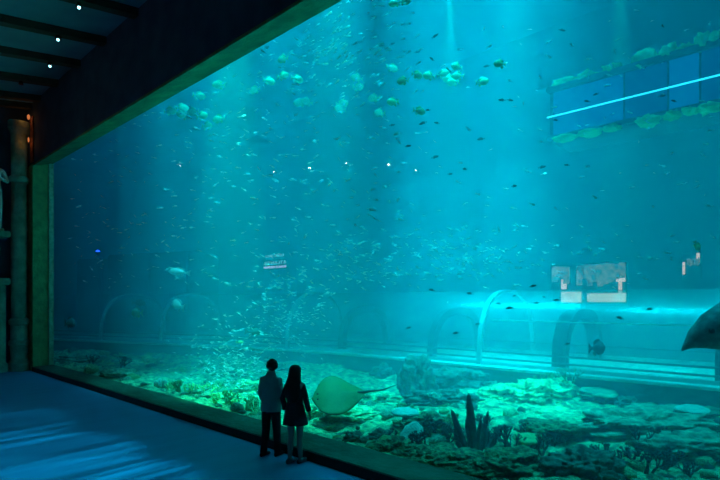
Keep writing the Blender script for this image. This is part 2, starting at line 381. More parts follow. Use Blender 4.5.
loft(bm, [((hx, hy+.0+dy, z), X*a, Y*b) for z, a, b, dy in ((1.03, .05, .02, -.125), (1.06, .10, .035, -.12), (1.15, .135, .05, -.11), (1.27, .14, .06, -.09), (1.38, .125, .075, -.06), (1.46, .108, .085, -.035), (1.54, .102, .105, -.01), (1.59, .094, .10, 0), (1.63, .065, .07, 0), (1.645, .02, .02, 0))], 22)
for v in bm.verts:
    a = math.atan2(v.co.y-hy, v.co.x-hx); k = 1+.05*math.sin(a*9+v.co.z*14); v.co.x = hx+(v.co.x-hx)*k
mesh('hair', bm, M['hair'], root, smooth=True)
# statue in the niche (stone, one piece, arms folded)
JS = dict(h=1.72, head=(0, .03), toe=(0, 1, 0), shL=(-.19, 0, 1.42), shR=(.19, 0, 1.42), elL=(-.27, .06, 1.16), elR=(.27, .06, 1.16),
          wrL=(.02, .2, 1.22), wrR=(-.02, .2, 1.16), knL=(-.11, .02, .49), knR=(.11, .04, .49), anL=(-.12, 0, .085), anR=(.12, .03, .085))
r = ray(2, 200); s = (-.55-CX)/r.x; p = CAM+r*s
st = tag(mesh('stone_statue', body_mesh(JS, False), M['statue'], smooth=True), 'pale stone statue with folded arms on the upper ledge of the niche', 'statue')
st.scale = (1.62,)*3; st.rotation_euler = (0, 0, -PI/2+.3); st.location = (-.50, p.y-.26, 5.32)
# amber wall lamp by the column top
r = ray(32, 140); sc_ = (CAM.y*-1-.12)/r.y; p = CAM+r*sc_
am = thing('amber_wall_lamp', 'small amber glowing lamp high in the corner above the column', 'lamp', (.08, -.03, 8.0))
mesh('lit_wall_patch', boxb((-.22, -.02, 0), (.10, .03, 1.75), .01), mat('amber_lit_wall', (.35, .14, .07), .6, (.12, .05, .03), 6, .4), am)  # amber light falling on the wall, put into the colour of this patch
for zz, rr_ in ((1.72, .05), (.85, .03)):
    bm = nb(); lathe(bm, [(rr_*.5, -.09), (rr_, -.03), (rr_, .05), (rr_*.3, .1)], 12, (-.12, -.10, zz)); mesh('bulb', bm, M['lampo'], am, smooth=True)
    L = bpy.data.lights.new('amber_glow', 'POINT'); L.energy = .8; L.color = (1, .28, .06); L.shadow_soft_size = .04
    o = bpy.data.objects.new('amber_glow', L); C.objects.link(o); o.location = (-.02, -.25, 8.0+zz-.1)
# ------------------------------------------------------------------ tank shell and water
TX0, TX1, TY1, TZ1 = -34, 40, 18.5, 15.0
tank = mat('tank_wall_blue', (.03, .12, .16), .95, (.05, .16, .2), .4)
struct(mesh('wall_tank_back', boxb((TX0, TY1, -1), (TX1, TY1+.3, TZ1+1)), tank), 'blue back wall of the tank')
struct(mesh('wall_tank_left', boxb((TX0-.3, .7, -1), (TX0, TY1, TZ1+1)), tank))
struct(mesh('wall_tank_right', boxb((TX1, .7, -1), (TX1+.3, TY1, TZ1+1)), tank))
struct(mesh('wall_tank_front', boxb((TX0, .45, -1), (-.9, .7, TZ1+1)), tank))
struct(mesh('wall_tank_top', boxb((-1, .45, 8.5), (TX1, .7, TZ1+1)), tank))
SA, SD = .052, 1.0
vm = bpy.data.materials.new('sea_water'); vm.use_nodes = True; nt = vm.node_tree; nt.nodes.clear()
o = nt.nodes.new('ShaderNodeOutputMaterial'); ad = nt.nodes.new('ShaderNodeAddShader')
vs_ = nt.nodes.new('ShaderNodeVolumeScatter'); vs_.inputs['Color'].default_value = (.02, .85, 1, 1); vs_.inputs['Density'].default_value = .055; vs_.inputs['Anisotropy'].default_value = .0
va = nt.nodes.new('ShaderNodeVolumeAbsorption'); va.inputs['Color'].default_value = (.0, .80, .90, 1); va.inputs['Density'].default_value = .07
nt.links.new(vs_.outputs[0], ad.inputs[0]); nt.links.new(va.outputs[0], ad.inputs[1]); nt.links.new(ad.outputs[0], o.inputs['Volume'])
struct(mesh('water', boxb((TX0+.02, .75, -.9), (TX1-.02, TY1-.02, TZ1)), vm), 'blue green sea water filling the tank')
# ------------------------------------------------------------------ sea bed
def yf(x):                               # near foot of the tunnel: almost parallel to the window, bending towards it at the left
    d = max(9.5-x, 0); q = min(d, 9.5)
    return 8.5+.035*(x-14.4)-.075*q**1.5-.1125*math.sqrt(9.5)*max(d-9.5, 0)
def tn(x):
    g = (yf(x+.01)-yf(x-.01))/.02; return Vector((-g, 1, 0)).normalized()
def perp(p): return (p.y-yf(p.x))*tn(p.x).y      # distance beyond the near foot
def march(px, off):                      # depth where the sight line at px gets `off` beyond the near foot
    r = ray(px, 300); v = 6.0
    while v < 60 and perp(CAM+r*v) < off: v += .02
    return v
def ts(px): return (CAM+ray(px, 300)*march(px, 0)).x
def far_v(px): return march(px, 5.2)
def bed(x, y):
    d = perp(Vector((x, y, 0)))
    z = .02+.16*noise.noise(Vector((x*.35, y*.35, 3)))+.10*noise.fractal(Vector((x*.9, y*.9, 9)), 1, 2, 4)
    z += .10*noise.fractal(Vector((x*2.6, y*2.6, 5)), 1, 2, 5)
    if d > -2.5: z += .18*min((d+2.5)/2.5, 1)
    z += .35*math.exp(-((x-17.2)**2/5+(y-4.6)**2/2.2))      # bright mound right of the sponges
    z += .10*math.exp(-((x-19.6)**2/3+(y-1.7)**2/.5))
    return z
bm = nb(); NX, NY = 520, 170; g = []
for i in range(NX+1):
    row = []
    for j in range(NY+1):
        u = i/NX; x = -20+48*u; y = .76+17.5*(j/NY)**1.7
        row.append(bm.verts.new((x, y, bed(x, y))))
    g.append(row)
for i in range(NX):
    for j in range(NY): bm.faces.new((g[i][j], g[i+1][j], g[i+1][j+1], g[i][j+1]))
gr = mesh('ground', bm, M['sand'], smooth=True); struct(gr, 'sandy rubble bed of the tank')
struct(mesh('floor_tank', boxb((TX0, .7, -1.2), (TX1, TY1, -.95)), tank))
# ------------------------------------------------------------------ acrylic tunnel
TB = .68; TW = 4.4; TH = 2.36
L0, L1 = -8.6, 38
T0 = Vector((14.4, yf(14.4), 0))
tun = thing('acrylic_tunnel', 'long clear walk-through tunnel with pale rings across the tank', 'tunnel', T0)
def tp(x, y, z): return Vector((x, yf(x), z))+tn(x)*y-T0
def prof(a, w0, w1, z0, h):              # a 0..pi ; near foot to far foot
    c = (w0+w1)/2; hw = (w1-w0)/2; ca, sa = math.cos(a), math.sin(a)
    return c-hw*math.copysign(abs(ca)**.8, ca), z0+h*abs(sa)**.75
def sweep(pts, x0, x1, n=60, closed=True):
    bm = nb(); prev = None; first = None
    for i in range(n+1):
        x = x0+(x1-x0)*i/n; cur = [bm.verts.new(tp(x, y, z)) for y, z in pts]; m_ = len(pts)
        if prev:
            for k in range(m_ if closed else m_-1): bm.faces.new((prev[k], prev[(k+1) % m_], cur[(k+1) % m_], cur[k]))
        else: first = cur
        prev = cur
    if closed: bm.faces.new(first[::-1]); bm.faces.new(prev); bmesh.ops.recalc_face_normals(bm, faces=bm.faces[:])
    return bm
def rect(y0, z0, y1, z1): return [(y0, z0), (y1, z0), (y1, z1), (y0, z1)]
def circ(y, z, r): return [(y+r*math.cos(2*PI*k/8), z+r*math.sin(2*PI*k/8)) for k in range(8)]
mesh('tunnel_shell', sweep([prof(PI*k/36, 0, TW, TB, TH) for k in range(37)], L0, L1, 70, False), M['shell'], tun, smooth=True)
def archbm(w0, w1, z0, h, x, wid, th, n=40):
    bm = nb(); rows = []
    for k in range(n+1):
        a = PI*k/n; y, z = prof(a, w0, w1, z0, h); y2, z2 = prof(a, w0+th, w1-th, z0, h-th)
        rows.append([bm.verts.new(tp(*q)) for q in ((x, y, z), (x+wid, y, z), (x+wid, y2, z2), (x, y2, z2))])
    for k in range(n):
        for i in range(4): bm.faces.new((rows[k][i], rows[k][(i+1) % 4], rows[k+1][(i+1) % 4], rows[k+1][i]))
    bm.faces.new(rows[0]); bm.faces.new(rows[-1][::-1]); bmesh.ops.recalc_face_normals(bm, faces=bm.faces[:]); return bm
for px in (100, 160, 286, 477, 800): mesh('tunnel_ring', archbm(-.05, TW+.05, TB, TH+.04, ts(px), .15, .1), M['ring'], tun, smooth=False)
for px in (335, 424, 549, 714): mesh('arch_frame', archbm(.2, 4.0, TB, 1.78, ts(px), .40 if px > 500 else .22, .28), M['arch'], tun)
mesh('plinth', sweep(rect(-.25, -.6, TW+.25, TB-.06), L0, L1), M['plinth'], tun)
mesh('walkway', sweep(rect(-.32, TB-.06, TW+.3, TB+.02), L0, L1), M['concrete'], tun)
for yy, zz in ((.18, TB+.22), (.22, TB+.42), (TW-.2, TB+.45)): mesh('handrail', sweep(circ(yy, zz, .03), L0, L1), M['rail'], tun, smooth=True)
for yy in (.04, TW-.1): mesh('kerb', sweep(rect(yy, TB+.02, yy+.1, TB+.12), L0, L1), M['ring'], tun)
mesh('seam_strip', sweep(circ(.14, TB+1.42, .015), ts(490), L1), M['ring'], tun)
# ------------------------------------------------------------------ high viewing gallery with blue panels
gx0 = P(549, 110, 14).x; GY = 14+CY
gal = thing('viewing_gallery', 'raised viewing gallery with blue lit panels and a bright light line crossing the tank', 'gallery', (gx0, GY, 0))
GL = TX1-gx0-.5
zb, zt, zl = CZ+4.47, CZ+5.97, CZ+5.10
mesh('frame', boxb((0, .05, zb), (GL, 1.6, zt), .03), M['frame'], gal)
mesh('top_rail', boxb((-.05, -.12, zt-.16), (GL, .05, zt), .03), M['frame'], gal)
mesh('bottom_rail', boxb((-.05, -.12, zb), (GL, .05, zb+.12), .03), M['frame'], gal)
xs = [.1]+[P(px, 100, 14).x-gx0 for px in (624, 668, 700, 725, 760, 800, 850)]
for i in range(len(xs)-1):
    mesh('lit_panel', boxb((xs[i]+.03, -.02, zb+.14), (xs[i+1]-.03, .04, zt-.18)), M['bluepane' if i % 2 == 0 else 'panedark'], gal)
bm = nb(); tube(bm, [(.0, -.14, zl), (GL, -.14, zl)], .024, 8); mesh('light_tube', bm, M['tube'], gal, smooth=True)
# green growth along the gallery edges
def bush(sx, sy, sz, seed, m, name, p, label, cat, group=None, sub=4):
    o = mesh(name, blob(sub, sx, sy, sz, .5, 2.2, seed, amp2=.22), m, smooth=True); o.location = p; return tag(o, label, cat, group)
for i, (px, py, w_, h_) in enumerate(((562, 84, .55, .20), (585, 76, .5, .2), (610, 68, .5, .2), (643, 57, .5, .3), (666, 53, .35, .28), (684, 51, .3, .15), (702, 41, .3, .3), (716, 38, .25, .22))):
    p = P(px, py, 13.95); bush(w_*.62, .35, h_*.8, 20+i, M['coralt'], 'soft_coral', (p.x, p.y+.25, zt+h_*.2), 'fuzzy green coral growing along the top edge of the blue gallery', 'coral', 'corals on the top edge of the gallery', 3)
for i, (px, py, w_, h_) in enumerate(((565, 137, .5, .1), (590, 133, .5, .09), (612, 128, .35, .08), (648, 124, .4, .16), (672, 119, .3, .12), (690, 116, .25, .07), (708, 114, .35, .14))):
    p = P(px, py, 13.95); bush(w_*.62, .3, h_*.7, 40+i, M['coralt'], 'soft_coral', (p.x, p.y+.0, zb-h_*.3), 'fuzzy green coral hanging along the bottom edge of the blue gallery', 'coral', 'corals under the bottom edge of the gallery', 3)
# ------------------------------------------------------------------ reflection of lit hall rooms, built as glowing panels on the back wall
def room_reflection(px0, px1, py0, py1, label, stuff):
    D = TY1-CY-.05; a = P(px0, py1, D); b = P(px1, py1, D); z1 = P((px0+px1)/2, py0, D).z
    wn = thing('reflected_room', label, 'window', (a.x, TY1-.02, a.z))
    W = b.x-a.x; Hh = z1-a.z
    bm = nb(); 
    for q in (((0, -.12, 0), (.06, 0, Hh)), ((W-.06, -.12, 0), (W, 0, Hh)), ((0, -.12, Hh-.06), (W, 0, Hh)), ((0, -.12, -.06), (W, 0, 0))): box(bm, *q)
    mesh('frame', bm, M['frame'], wn)  # surround of the reflected room, part of the reflection
    rr = random.Random(3)
    for nm, (x0, x1, q0, q1), m in stuff:
        if nm == 'upper_display':
            bm = nb(); n = max(3, int((x1-x0)*16))
            for i in range(n):
                a0 = x0+(x1-x0)*i/n; a1 = x0+(x1-x0)*(i+1)/n; lo = q0+rr.uniform(-.12, .14); hi = q1-rr.uniform(0, .07)
                box(bm, (W*a0, -.09-rr.uniform(0, .03), Hh*lo), (W*a1, -.03, Hh*hi))
            mesh(nm, bm, M[m], wn); continue
        mesh(nm, boxb((W*x0, -.09, Hh*q0), (W*x1, -.03, Hh*q1)), M[m], wn)
room_reflection(551, 628, 262, 303, 'glowing panels for the reflection of two warm lit hall rooms above the tunnel', [
    ('upper_display', (.02, .26, .60, .96), 'warm'), ('upper_display', (.36, .97, .50, .98), 'warm'), ('reflected_pillar', (.15, .22, .35, .60), 'warmp'),
    ('reflected_counter', (.15, .42, .02, .28), 'warmw'), ('reflected_counter', (.50, .98, .03, .24), 'warmw'), ('reflected_pillar', (.89, .93, .24, .68), 'warmp'), ('reflected_pillar', (.86, .97, .5, .68), 'warmp')])
room_reflection(681, 702, 252, 280, 'small dim glowing panels for a reflection of the lit hall near the right edge', [('upper_display', (.3, .9, .6, .8), 'warm'), ('reflected_pillar', (.75, .98, .62, .95), 'warmp'), ('reflected_pillar', (.05, .2, .2, .65), 'warmp')])
# ------------------------------------------------------------------ sunken blocks on the left
def placed_box(name, label, pxa, pxb, pyt, va, vb, depth, zbot=-.5, m='ruin'):
    a = CAM+ray(pxa, 300)*va; b = CAM+ray(pxb, 300)*vb; zt_ = CZ+(300-pyt)/500*(va+vb)/2
    d = (b-a); n = Vector((-d.y, d.x, 0)).normalized(); L = d.length; ang = math.atan2(d.y, d.x)
    bm = boxb((0, 0, zbot), (L, depth, zt_), .12)
    bmesh.ops.subdivide_edges(bm, edges=bm.edges[:], cuts=5, use_grid_fill=True)
    for v in bm.verts: v.co += noise.noise_vector(v.co*.9)*.08
    o = mesh(name, bm, M[m]); o.location = (a.x, a.y, 0); o.rotation_euler = (0, 0, ang); return tag(o, label, 'ruin')
placed_box('sunken_block', 'wide dark sunken stone block at far left behind the tunnel rings', 106, 149, 254, far_v(106), far_v(149), 3)
placed_box('sunken_block', 'dark sunken stone block with its corner towards the pale fish', 150.5, 188, 252, far_v(150.5), far_v(188), 3)
placed_box('sunken_block', 'narrow dark sunken block nearest the window jamb', 76, 101, 259, far_v(76), far_v(101), 1.2)
lp = CAM+ray(98, 252)*(far_v(98)+.5)
bl = thing('blue_lamp', 'tiny intense blue lamp on the sunken block by the left jamb', 'lamp', lp)
bm = nb(); lathe(bm, [(.10, -.25), (.14, -.1), (.14, 0)], 12); mesh('housing', bm, M['blackm'], bl)
bm = nb(); bmesh.ops.create_uvsphere(bm, u_segments=12, v_segments=8, radius=.13); mesh('lens', bm, M['lampb'], bl, smooth=True)
# ------------------------------------------------------------------ reef
def gz(p): return Vector((p.x, p.y, bed(p.x, p.y)))
def footD(px, py, mg=.7):
    z = .1
    for _ in range(4):
        p = PF(px, py, z); z = bed(p.x, p.y)
    D = p.y-CY; r = ray(px, py)
    while perp(P(px, py, D)) > -mg and D > 7: D -= .1
    return max(D, 6.85)
def rock(px, py, D, w_, h_, m, seed, label, group=None, name='reef_rock', sub=5, d_=None, cat='rock', sink=.3, amp=.45, a2=.2):
    D0 = D; D = footD(px, py, .35+.75*w_); k = .8*D/D0; w_ *= k; h_ *= k; d_ = d_*k if d_ else None
    p = gz(P(px, py, D)); ws = w_; o = mesh(name, blob(sub, ws, d_ or ws*.8, h_, amp, 1.6, seed, amp2=a2), M[m], smooth=True)
    o.location = (p.x, p.y, p.z+h_*(1-2*sink)); o.rotation_euler = (0, 0, .75); return tag(o, label, cat, group)
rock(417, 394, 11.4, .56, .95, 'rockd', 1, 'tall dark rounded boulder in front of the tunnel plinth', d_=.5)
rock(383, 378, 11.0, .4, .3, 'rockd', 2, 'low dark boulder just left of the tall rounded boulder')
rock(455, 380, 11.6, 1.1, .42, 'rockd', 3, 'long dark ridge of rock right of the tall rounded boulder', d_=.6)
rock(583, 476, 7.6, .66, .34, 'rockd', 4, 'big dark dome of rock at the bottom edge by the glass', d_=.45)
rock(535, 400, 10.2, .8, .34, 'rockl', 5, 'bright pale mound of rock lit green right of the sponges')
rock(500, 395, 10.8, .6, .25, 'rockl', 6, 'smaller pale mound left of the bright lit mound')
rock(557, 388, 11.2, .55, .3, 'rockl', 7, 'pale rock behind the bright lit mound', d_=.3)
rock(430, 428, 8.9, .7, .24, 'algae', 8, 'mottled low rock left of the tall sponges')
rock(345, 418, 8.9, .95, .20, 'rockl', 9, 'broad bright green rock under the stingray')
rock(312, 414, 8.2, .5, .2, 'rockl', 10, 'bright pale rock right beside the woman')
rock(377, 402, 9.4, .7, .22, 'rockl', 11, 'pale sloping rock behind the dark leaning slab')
rock(382, 440, 7.9, .34, .2, 'rockd', 12, 'dark leaning slab between the stingray and the pale disc')
rock(354, 443, 7.4, .26, .16, 'rockd', 13, 'small dark rock against the glass below the stingray')
rock(445, 462, 7.3, .85, .26, 'algae', 14, 'mottled rock against the glass left of the dark dome')
rock(505, 466, 7.35, .75, .24, 'algae', 15, 'mottled rock between the sponges and the dark dome')
rock(640, 432, 8.6, 1.3, .24, 'rock', 16, 'long low mottled ledge right of the dark dome', d_=.6)
rock(690, 450, 7.9, .9, .2, 'rock', 17, 'low mottled ledge at the right edge by the glass', d_=.5)
rock(622, 400, 10.6, .32, .14, 'rockd', 18, 'upper one of two small dark slabs on the slope below the tunnel')
rock(624, 424, 9.3, .26, .13, 'rockd', 19, 'lower one of two small dark slabs on the slope below the tunnel')
rock(665, 395, 11, 1.3, .22, 'rock', 33, 'wide grey ledge below the tunnel near the right edge', d_=.5)
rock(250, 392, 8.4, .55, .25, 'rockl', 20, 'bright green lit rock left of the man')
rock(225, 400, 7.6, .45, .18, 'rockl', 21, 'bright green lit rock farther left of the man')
rock(445, 405, 10.5, 1.1, .3, 'rockd', 27, 'dark sloping rock below the long ridge behind the sponges', d_=.5)
rock(395, 452, 7.4, .5, .2, 'algae', 28, 'mottled green rock at the glass below the dark leaning slab')
rock(548, 440, 8.4, .6, .2, 'algae', 29, 'mottled green rock behind the dark dome at its left')
rock(200, 394, 7.6, .5, .2, 'rock', 22, 'grey rounded rock at the glass between the two green lit areas')
rock(120, 375, 8.2, .9, .25, 'rock', 23, 'grey low rock mound near the left end of the window')
rock(80, 362, 9.5, 1.4, .35, 'rock', 24, 'grey rock mound in the far left corner of the tank')
rock(285, 372, 11, .7, .25, 'rock', 25, 'grey rock behind the two people')
def stalks(px, py, D, specs, m, label, name='tube_sponge', cat='sponge', seed=1, group=None):
    D = footD(px, py); rnd = random.Random(seed); p = gz(P(px, py, D)); root = thing(name, label, cat, (p.x, p.y, p.z-.05), group)
    for (du, h_, lean, r0) in specs:
        base = U*du+V*rnd.uniform(-.1, .1); top = base+U*lean+V*rnd.uniform(-.08, .08)+Z*h_
        mid = base*.5+top*.5+U*rnd.uniform(-.03, .03)
        bm = nb(); tube(bm, [base, base*.75+top*.25+U*.01, mid, base*.25+top*.75, base*.06+top*.94, top], [r0*.8, r0, r0*1.12, r0*.95, r0*.55, r0*.15], 10)
        for v in bm.verts: v.co += noise.noise_vector(v.co*9)*r0*.22
        mesh('stalk', bm, M[m], root, smooth=True)
    return root
stalks(472, 446, 8.0, [(.03, 1.12, -.12, .068), (-.10, .82, -.30, .055), (-.02, .6, -.05, .045), (.14, .78, .14, .04), (.08, .66, .05, .04), (.20, .42, .14, .055), (-.16, .5, -.16, .05), (.26, .36, .22, .05), (.10, .3, .0, .05), (.28, .3, .16, .04), (-.2, .25, -.1, .045)], 'corald', 'tall dark finger sponge cluster standing by the glass', seed=4)
def branch(px, py, D, h_, w_, n, m, label, seed, group=None, name='branching_coral', r0=.03):
    D0 = D; D = footD(px, py); h_ *= D/D0; rnd = random.Random(seed); p = gz(P(px, py, D)); bm = nb()
    def grow(a, d, L, r, dep):
        b = a+d*L; tube(bm, [a, a*.5+b*.5+Vector((rnd.uniform(-1, 1), rnd.uniform(-1, 1), 0))*L*.06, b], [r, r*.9, r*.7], 6)
        if dep:
            for _ in range(2+(rnd.random() < .4)):
                nd = (d+Vector((rnd.uniform(-1, 1), rnd.uniform(-1, 1), rnd.uniform(-.2, .7)))*.75).normalized(); grow(b, nd, L*.68, r*.72, dep-1)
    for _ in range(n):
        d = Vector((rnd.uniform(-1, 1)*w_, rnd.uniform(-1, 1)*w_, 1)).normalized(); grow(Vector((rnd.uniform(-.05, .05), rnd.uniform(-.05, .05), 0)), d, h_*.4, r0, 3)
    o = mesh(name, bm, M[m], smooth=True); o.location = (p.x, p.y, p.z-.03); return tag(o, label, 'coral', group)
branch(436, 440, 8.0, .42, .7, 4, 'corald', 'dark branching coral just left of the tall finger sponges', 1)
branch(416, 448, 7.6, .34, .6, 3, 'corald', 'dark branching coral beside the pale disc coral', 2)
branch(508, 448, 7.9, .42, .8, 4, 'corald', 'dark bushy branching coral just right of the tall finger sponges', 3)
branch(530, 445, 7.9, .36, .7, 4, 'corald', 'dark branching coral between the sponges and the dark dome', 4)
branch(632, 466, 7.3, .30, .9, 5, 'corald', 'dark spiky coral at the bottom edge right of the dark dome', 5)
branch(658, 470, 7.1, .30, .9, 4, 'corald', 'dark spiky coral near the bottom right corner', 6)
branch(452, 432, 8.6, .45, .5, 3, 'coralg', 'green branching coral behind the dark coral left of the sponges', 7)
branch(434, 408, 9.6, .4, .4, 3, 'coralp', 'pale upright branching coral left of the sponges', 8, r0=.04)
branch(570, 392, 10.4, .62, .35, 4, 'rock', 'bushy grey green coral standing in front of the tunnel arch', 9)
branch(180, 392, 7.3, .42, .8, 5, 'coralg', 'yellow green leafy coral at the left of the lit reef', 10)
branch(228, 404, 7.1, .40, .8, 5, 'coralg', 'yellow green coral beside the man at the glass', 11)
branch(398, 415, 8.8, .32, .9, 5, 'coralg', 'yellowish green coral between the stingray and the pale plate', 12)
branch(120, 372, 8.4, .7, .5, 4, 'corald', 'dark coral near the left end of the window', 13)
branch(92, 366, 9.0, .7, .5, 4, 'corald', 'dark coral nearest the left jamb of the window', 14)
branch(545, 378, 11, .5, .8, 6, 'coralg', 'green bushy coral on top of the bright lit mound', 15)
for i, (px, py) in enumerate(((392, 440), (424, 446), (446, 447), (458, 444), (490, 450), (500, 444), (516, 452), (540, 455), (400, 449), (432, 436), (552, 446), (484, 440))):
    branch(px, py, 8.0, .30+.12*((i*7) % 5)/4, .7, 3+i % 2, 'corald', 'dark twiggy coral in the thicket around the tall finger sponges', 60+i, group='twiggy corals around the sponges', r0=.022)
for i, (px, py) in enumerate(((170, 389), (190, 396), (206, 397), (216, 402), (236, 408), (248, 410), (256, 414), (212, 392))):
    branch(px, py, 7.4, .30+.14*((i*3) % 4)/3, .8, 4+i % 2, 'coralt', 'bright green tuft of coral on the lit reef left of the man', 90+i, group='green tufts left of the man', r0=.03)
for i, (px, py) in enumerate(((604, 456), (618, 470), (648, 472), (672, 466), (690, 474), (640, 448), (664, 446))):
    branch(px, py, 7.4, .22+.1*((i*3) % 4)/3, .8, 4, 'corald', 'short dark twiggy coral in the lower right corner of the tank', 120+i, group='twiggy corals at the lower right', r0=.022)
# plate corals
def plate(px, py, D, r, stalk, m, label, tilt=(0, 0), seed=1):
    D0 = D; D = footD(px, py); r *= D/D0; stalk *= D/D0; rnd = random.Random(seed); p = gz(P(px, py, D)); t = thing('plate_coral', label, 'coral', p)
    bm = nb(); lathe(bm, [(r*.35, -.1), (r*.2, stalk*.5), (r*.25, stalk)], 12); mesh('stalk', bm, M['rockd'], t, smooth=True)
    bm = nb(); lathe(bm, [(r*.2, -.05), (r*.9, -.01), (r, .02), (r*.96, .05), (r*.5, .03), (r*.05, .02)], 28)
    for v in bm.verts:
        a = math.atan2(v.co.y, v.co.x); k = 1+.08*math.sin(3*a+seed)+.05*math.sin(7*a); v.co.x *= k; v.co.y *= k
    o = mesh('plate', bm, M[m], t, smooth=True); o.location = (0, 0, stalk); o.rotation_euler = (tilt[0], tilt[1], 0); return t
plate(405, 426, 8.5, .29, .24, 'coralp', 'pale flat plate coral on a short stalk right of the stingray', (.05, .05), 1)
plate(413, 447, 7.75, .24, .16, 'coralp', 'pale round disc coral leaning upright near the glass', (.9, .35), 2)
plate(692, 424, 9.3, .24, .16, 'coralp', 'pale ringed plate coral on a dark stump near the right edge', (.08, 0), 3)
plate(600, 400, 10.4, .35, .15, 'rock', 'grey flat plate coral on the slope below the tunnel arch', (.05, .1), 4)
plate(528, 452, 7.4, .22, .2, 'coralg', 'small green plate coral beside the dark dome', (.1, 0), 5)
stalks(160, 388, 7.4, [(0, .36, 0, .09), (.14, .3, .02, .08), (-.13, .28, -.03, .08)], 'coralp', 'pale stubby tube sponge cluster left of the lit reef', seed=8)
# rubble of coral heads that nothing tells apart
protos = [blob(2, 1, .9, .7, .5, 2, s, amp2=.15) for s in (51, 52, 53, 54)]
pm = []
for i, b in enumerate(protos):
    for mm in ('rock', 'rockl', 'rockd', 'coralg'):
        me = bpy.data.meshes.new('coral_head'); b.to_mesh(me); me.materials.append(M[mm])
        for q in me.polygons: q.use_smooth = True
        pm.append(me)
def heads(n, px0, px1, py0, py1, s0, s1, label, group, seed):
    rnd = random.Random(seed); k = 0
    while k < n:
        px = rnd.uniform(px0, px1); py = rnd.uniform(py0, py1)
        if py > 365+.268*(px-55)-1: continue
        k += 1; D = footD(px, py); p = gz(P(px, py, D)); s = (s0+(s1-s0)*rnd.random()**2)
        o = bpy.data.objects.new('coral_head', rnd.choice(pm)); C.objects.link(o); o.location = (p.x, p.y, p.z+s*.2); o.scale = (s, s, s*rnd.uniform(.6, 1.2)); o.rotation_euler = (0, 0, rnd.uniform(0, 6)); tag(o, label, 'coral', group)
heads(56, 405, 560, 405, 478, .06, .2, 'small coral head on the reef around the tall finger sponges', 'coral heads around the sponges', 1)
heads(50, 600, 735, 395, 480, .06, .2, 'small coral head on the slope right of the dark dome', 'coral heads right of the dome', 2)
heads(36, 308, 400, 400, 455, .06, .18, 'small coral head around and under the stingray', 'coral heads by the stingray', 3)
heads(40, 170, 262, 370, 418, .07, .2, 'small coral head on the lit reef left of the man', 'coral heads left of the man', 4)
heads(24, 60, 165, 352, 392, .1, .28, 'small coral head near the left end of the window', 'coral heads at the left end', 5)
heads(30, 430, 600, 380, 404, .08, .22, 'small coral head on the mound before the tunnel', 'coral heads on the mound', 6)
# ------------------------------------------------------------------ fish
def fishbm(L, h_, w_, rings=9, seg=8, tail=.22, fins=True, tailh=.8):
    bm = nb(); R = []
    prof_ = [(0, .03), (.06, .38), (.16, .72), (.3, .97), (.42, 1), (.58, .84), (.72, .52), (.84, .22), (.9, .13)][:rings] if rings >= 9 else [(0, .05), (.2, .8), (.42, 1), (.7, .5), (.88, .15)]
    for t, k in prof_: R.append(((L*(.5-t*(1-tail*.6)), 0, 0), (0, w_*k*.5, 0), (0, 0, h_*k*.5)))
    loft(bm, R, seg)
    x0 = R[-1][0][0]; tl = L*tail; th = h_*tailh*.5; e = max(w_*.04, .002)
    def fin(pts):
        a = [bm.verts.new((x, e, z)) for x, z in pts]; b = [bm.verts.new((x, -e, z)) for x, z in pts]; n = len(pts)
        bm.faces.new(a); bm.faces.new(b[::-1])
        for i in range(n): bm.faces.new((a[i], b[i], b[(i+1) % n], a[(i+1) % n]))
    fin([(x0+.02*L, 0), (x0-tl, th), (x0-tl*.65, 0), (x0-tl, -th)])
    if fins:
        fin([(L*.22, h_*.44), (L*.02, h_*.72), (-L*.28, h_*.34), (-L*.2, h_*.2), (0, h_*.4)])
        fin([(-L*.02, -h_*.42), (-L*.16, -h_*.64), (-L*.3, -h_*.30), (-L*.2, -h_*.2)])
    return bm
def meshdata(bm, m, name, smooth=True):
    me = bpy.data.meshes.new(name); bm.normal_update(); bm.to_mesh(me); bm.free(); me.materials.append(m)
    if smooth:
        for q in me.polygons: q.use_smooth = True
    return me
ME_S = meshdata(fishbm(1, .32, .13, 5, 6, .22, False, 1.0), M['silver'], 'silver_fish')
ME_T = meshdata(fishbm(1, .55, .24, 9, 10, .2), M['trev'], 'pale_round_fish')
ME_D = meshdata(fishbm(1, .30, .15, 9, 8, .22), M['fishd'], 'dark_fish')
SWIM = random.Random(5)
def orient(o, d, roll=0):
    q = Vector(d).normalized().to_track_quat('X', 'Z').to_matrix() @ Matrix.Rotation(roll, 3, 'X'); o.rotation_euler = q.to_euler()
def put_fish(name, me, p, L, d, label, cat, group, roll=0):
    o = bpy.data.objects.new(name, me); C.objects.link(o); o.location = p; o.scale = (L,)*3; orient(o, d, roll); return tag(o, label, cat, group)
TR = [(170, 111, 9.5), (182, 108, 9), (183, 115, 10), (199, 96, 9.5), (219, 85, 9), (193, 112, 11), (202, 116, 8.8), (207, 126, 10.2), (219, 119, 9.2), (255, 90, 10.5), (269, 81, 9.2), (283, 59, 8.8), (283, 76, 9),
      (297, 79, 10), (300, 103, 13), (307, 102, 13.2), (340, 109, 13.5), (342, 104, 13.8), (357, 78, 13), (358, 87, 13.4), (392, 68, 12.5), (374, 98, 12.5), (380, 113, 12), (403, 81, 9), (417, 75, 9.2), (429, 76, 10), (443, 74, 11), (449, 79, 11.6), (457, 67, 10.6), (458, 76, 11), (453, 82, 11.4), (393, 102, 9.2), (419, 111, 8.8), (482, 82, 10.2), (500, 64, 9), (395, 3, 9), (405, 1, 9.4)]
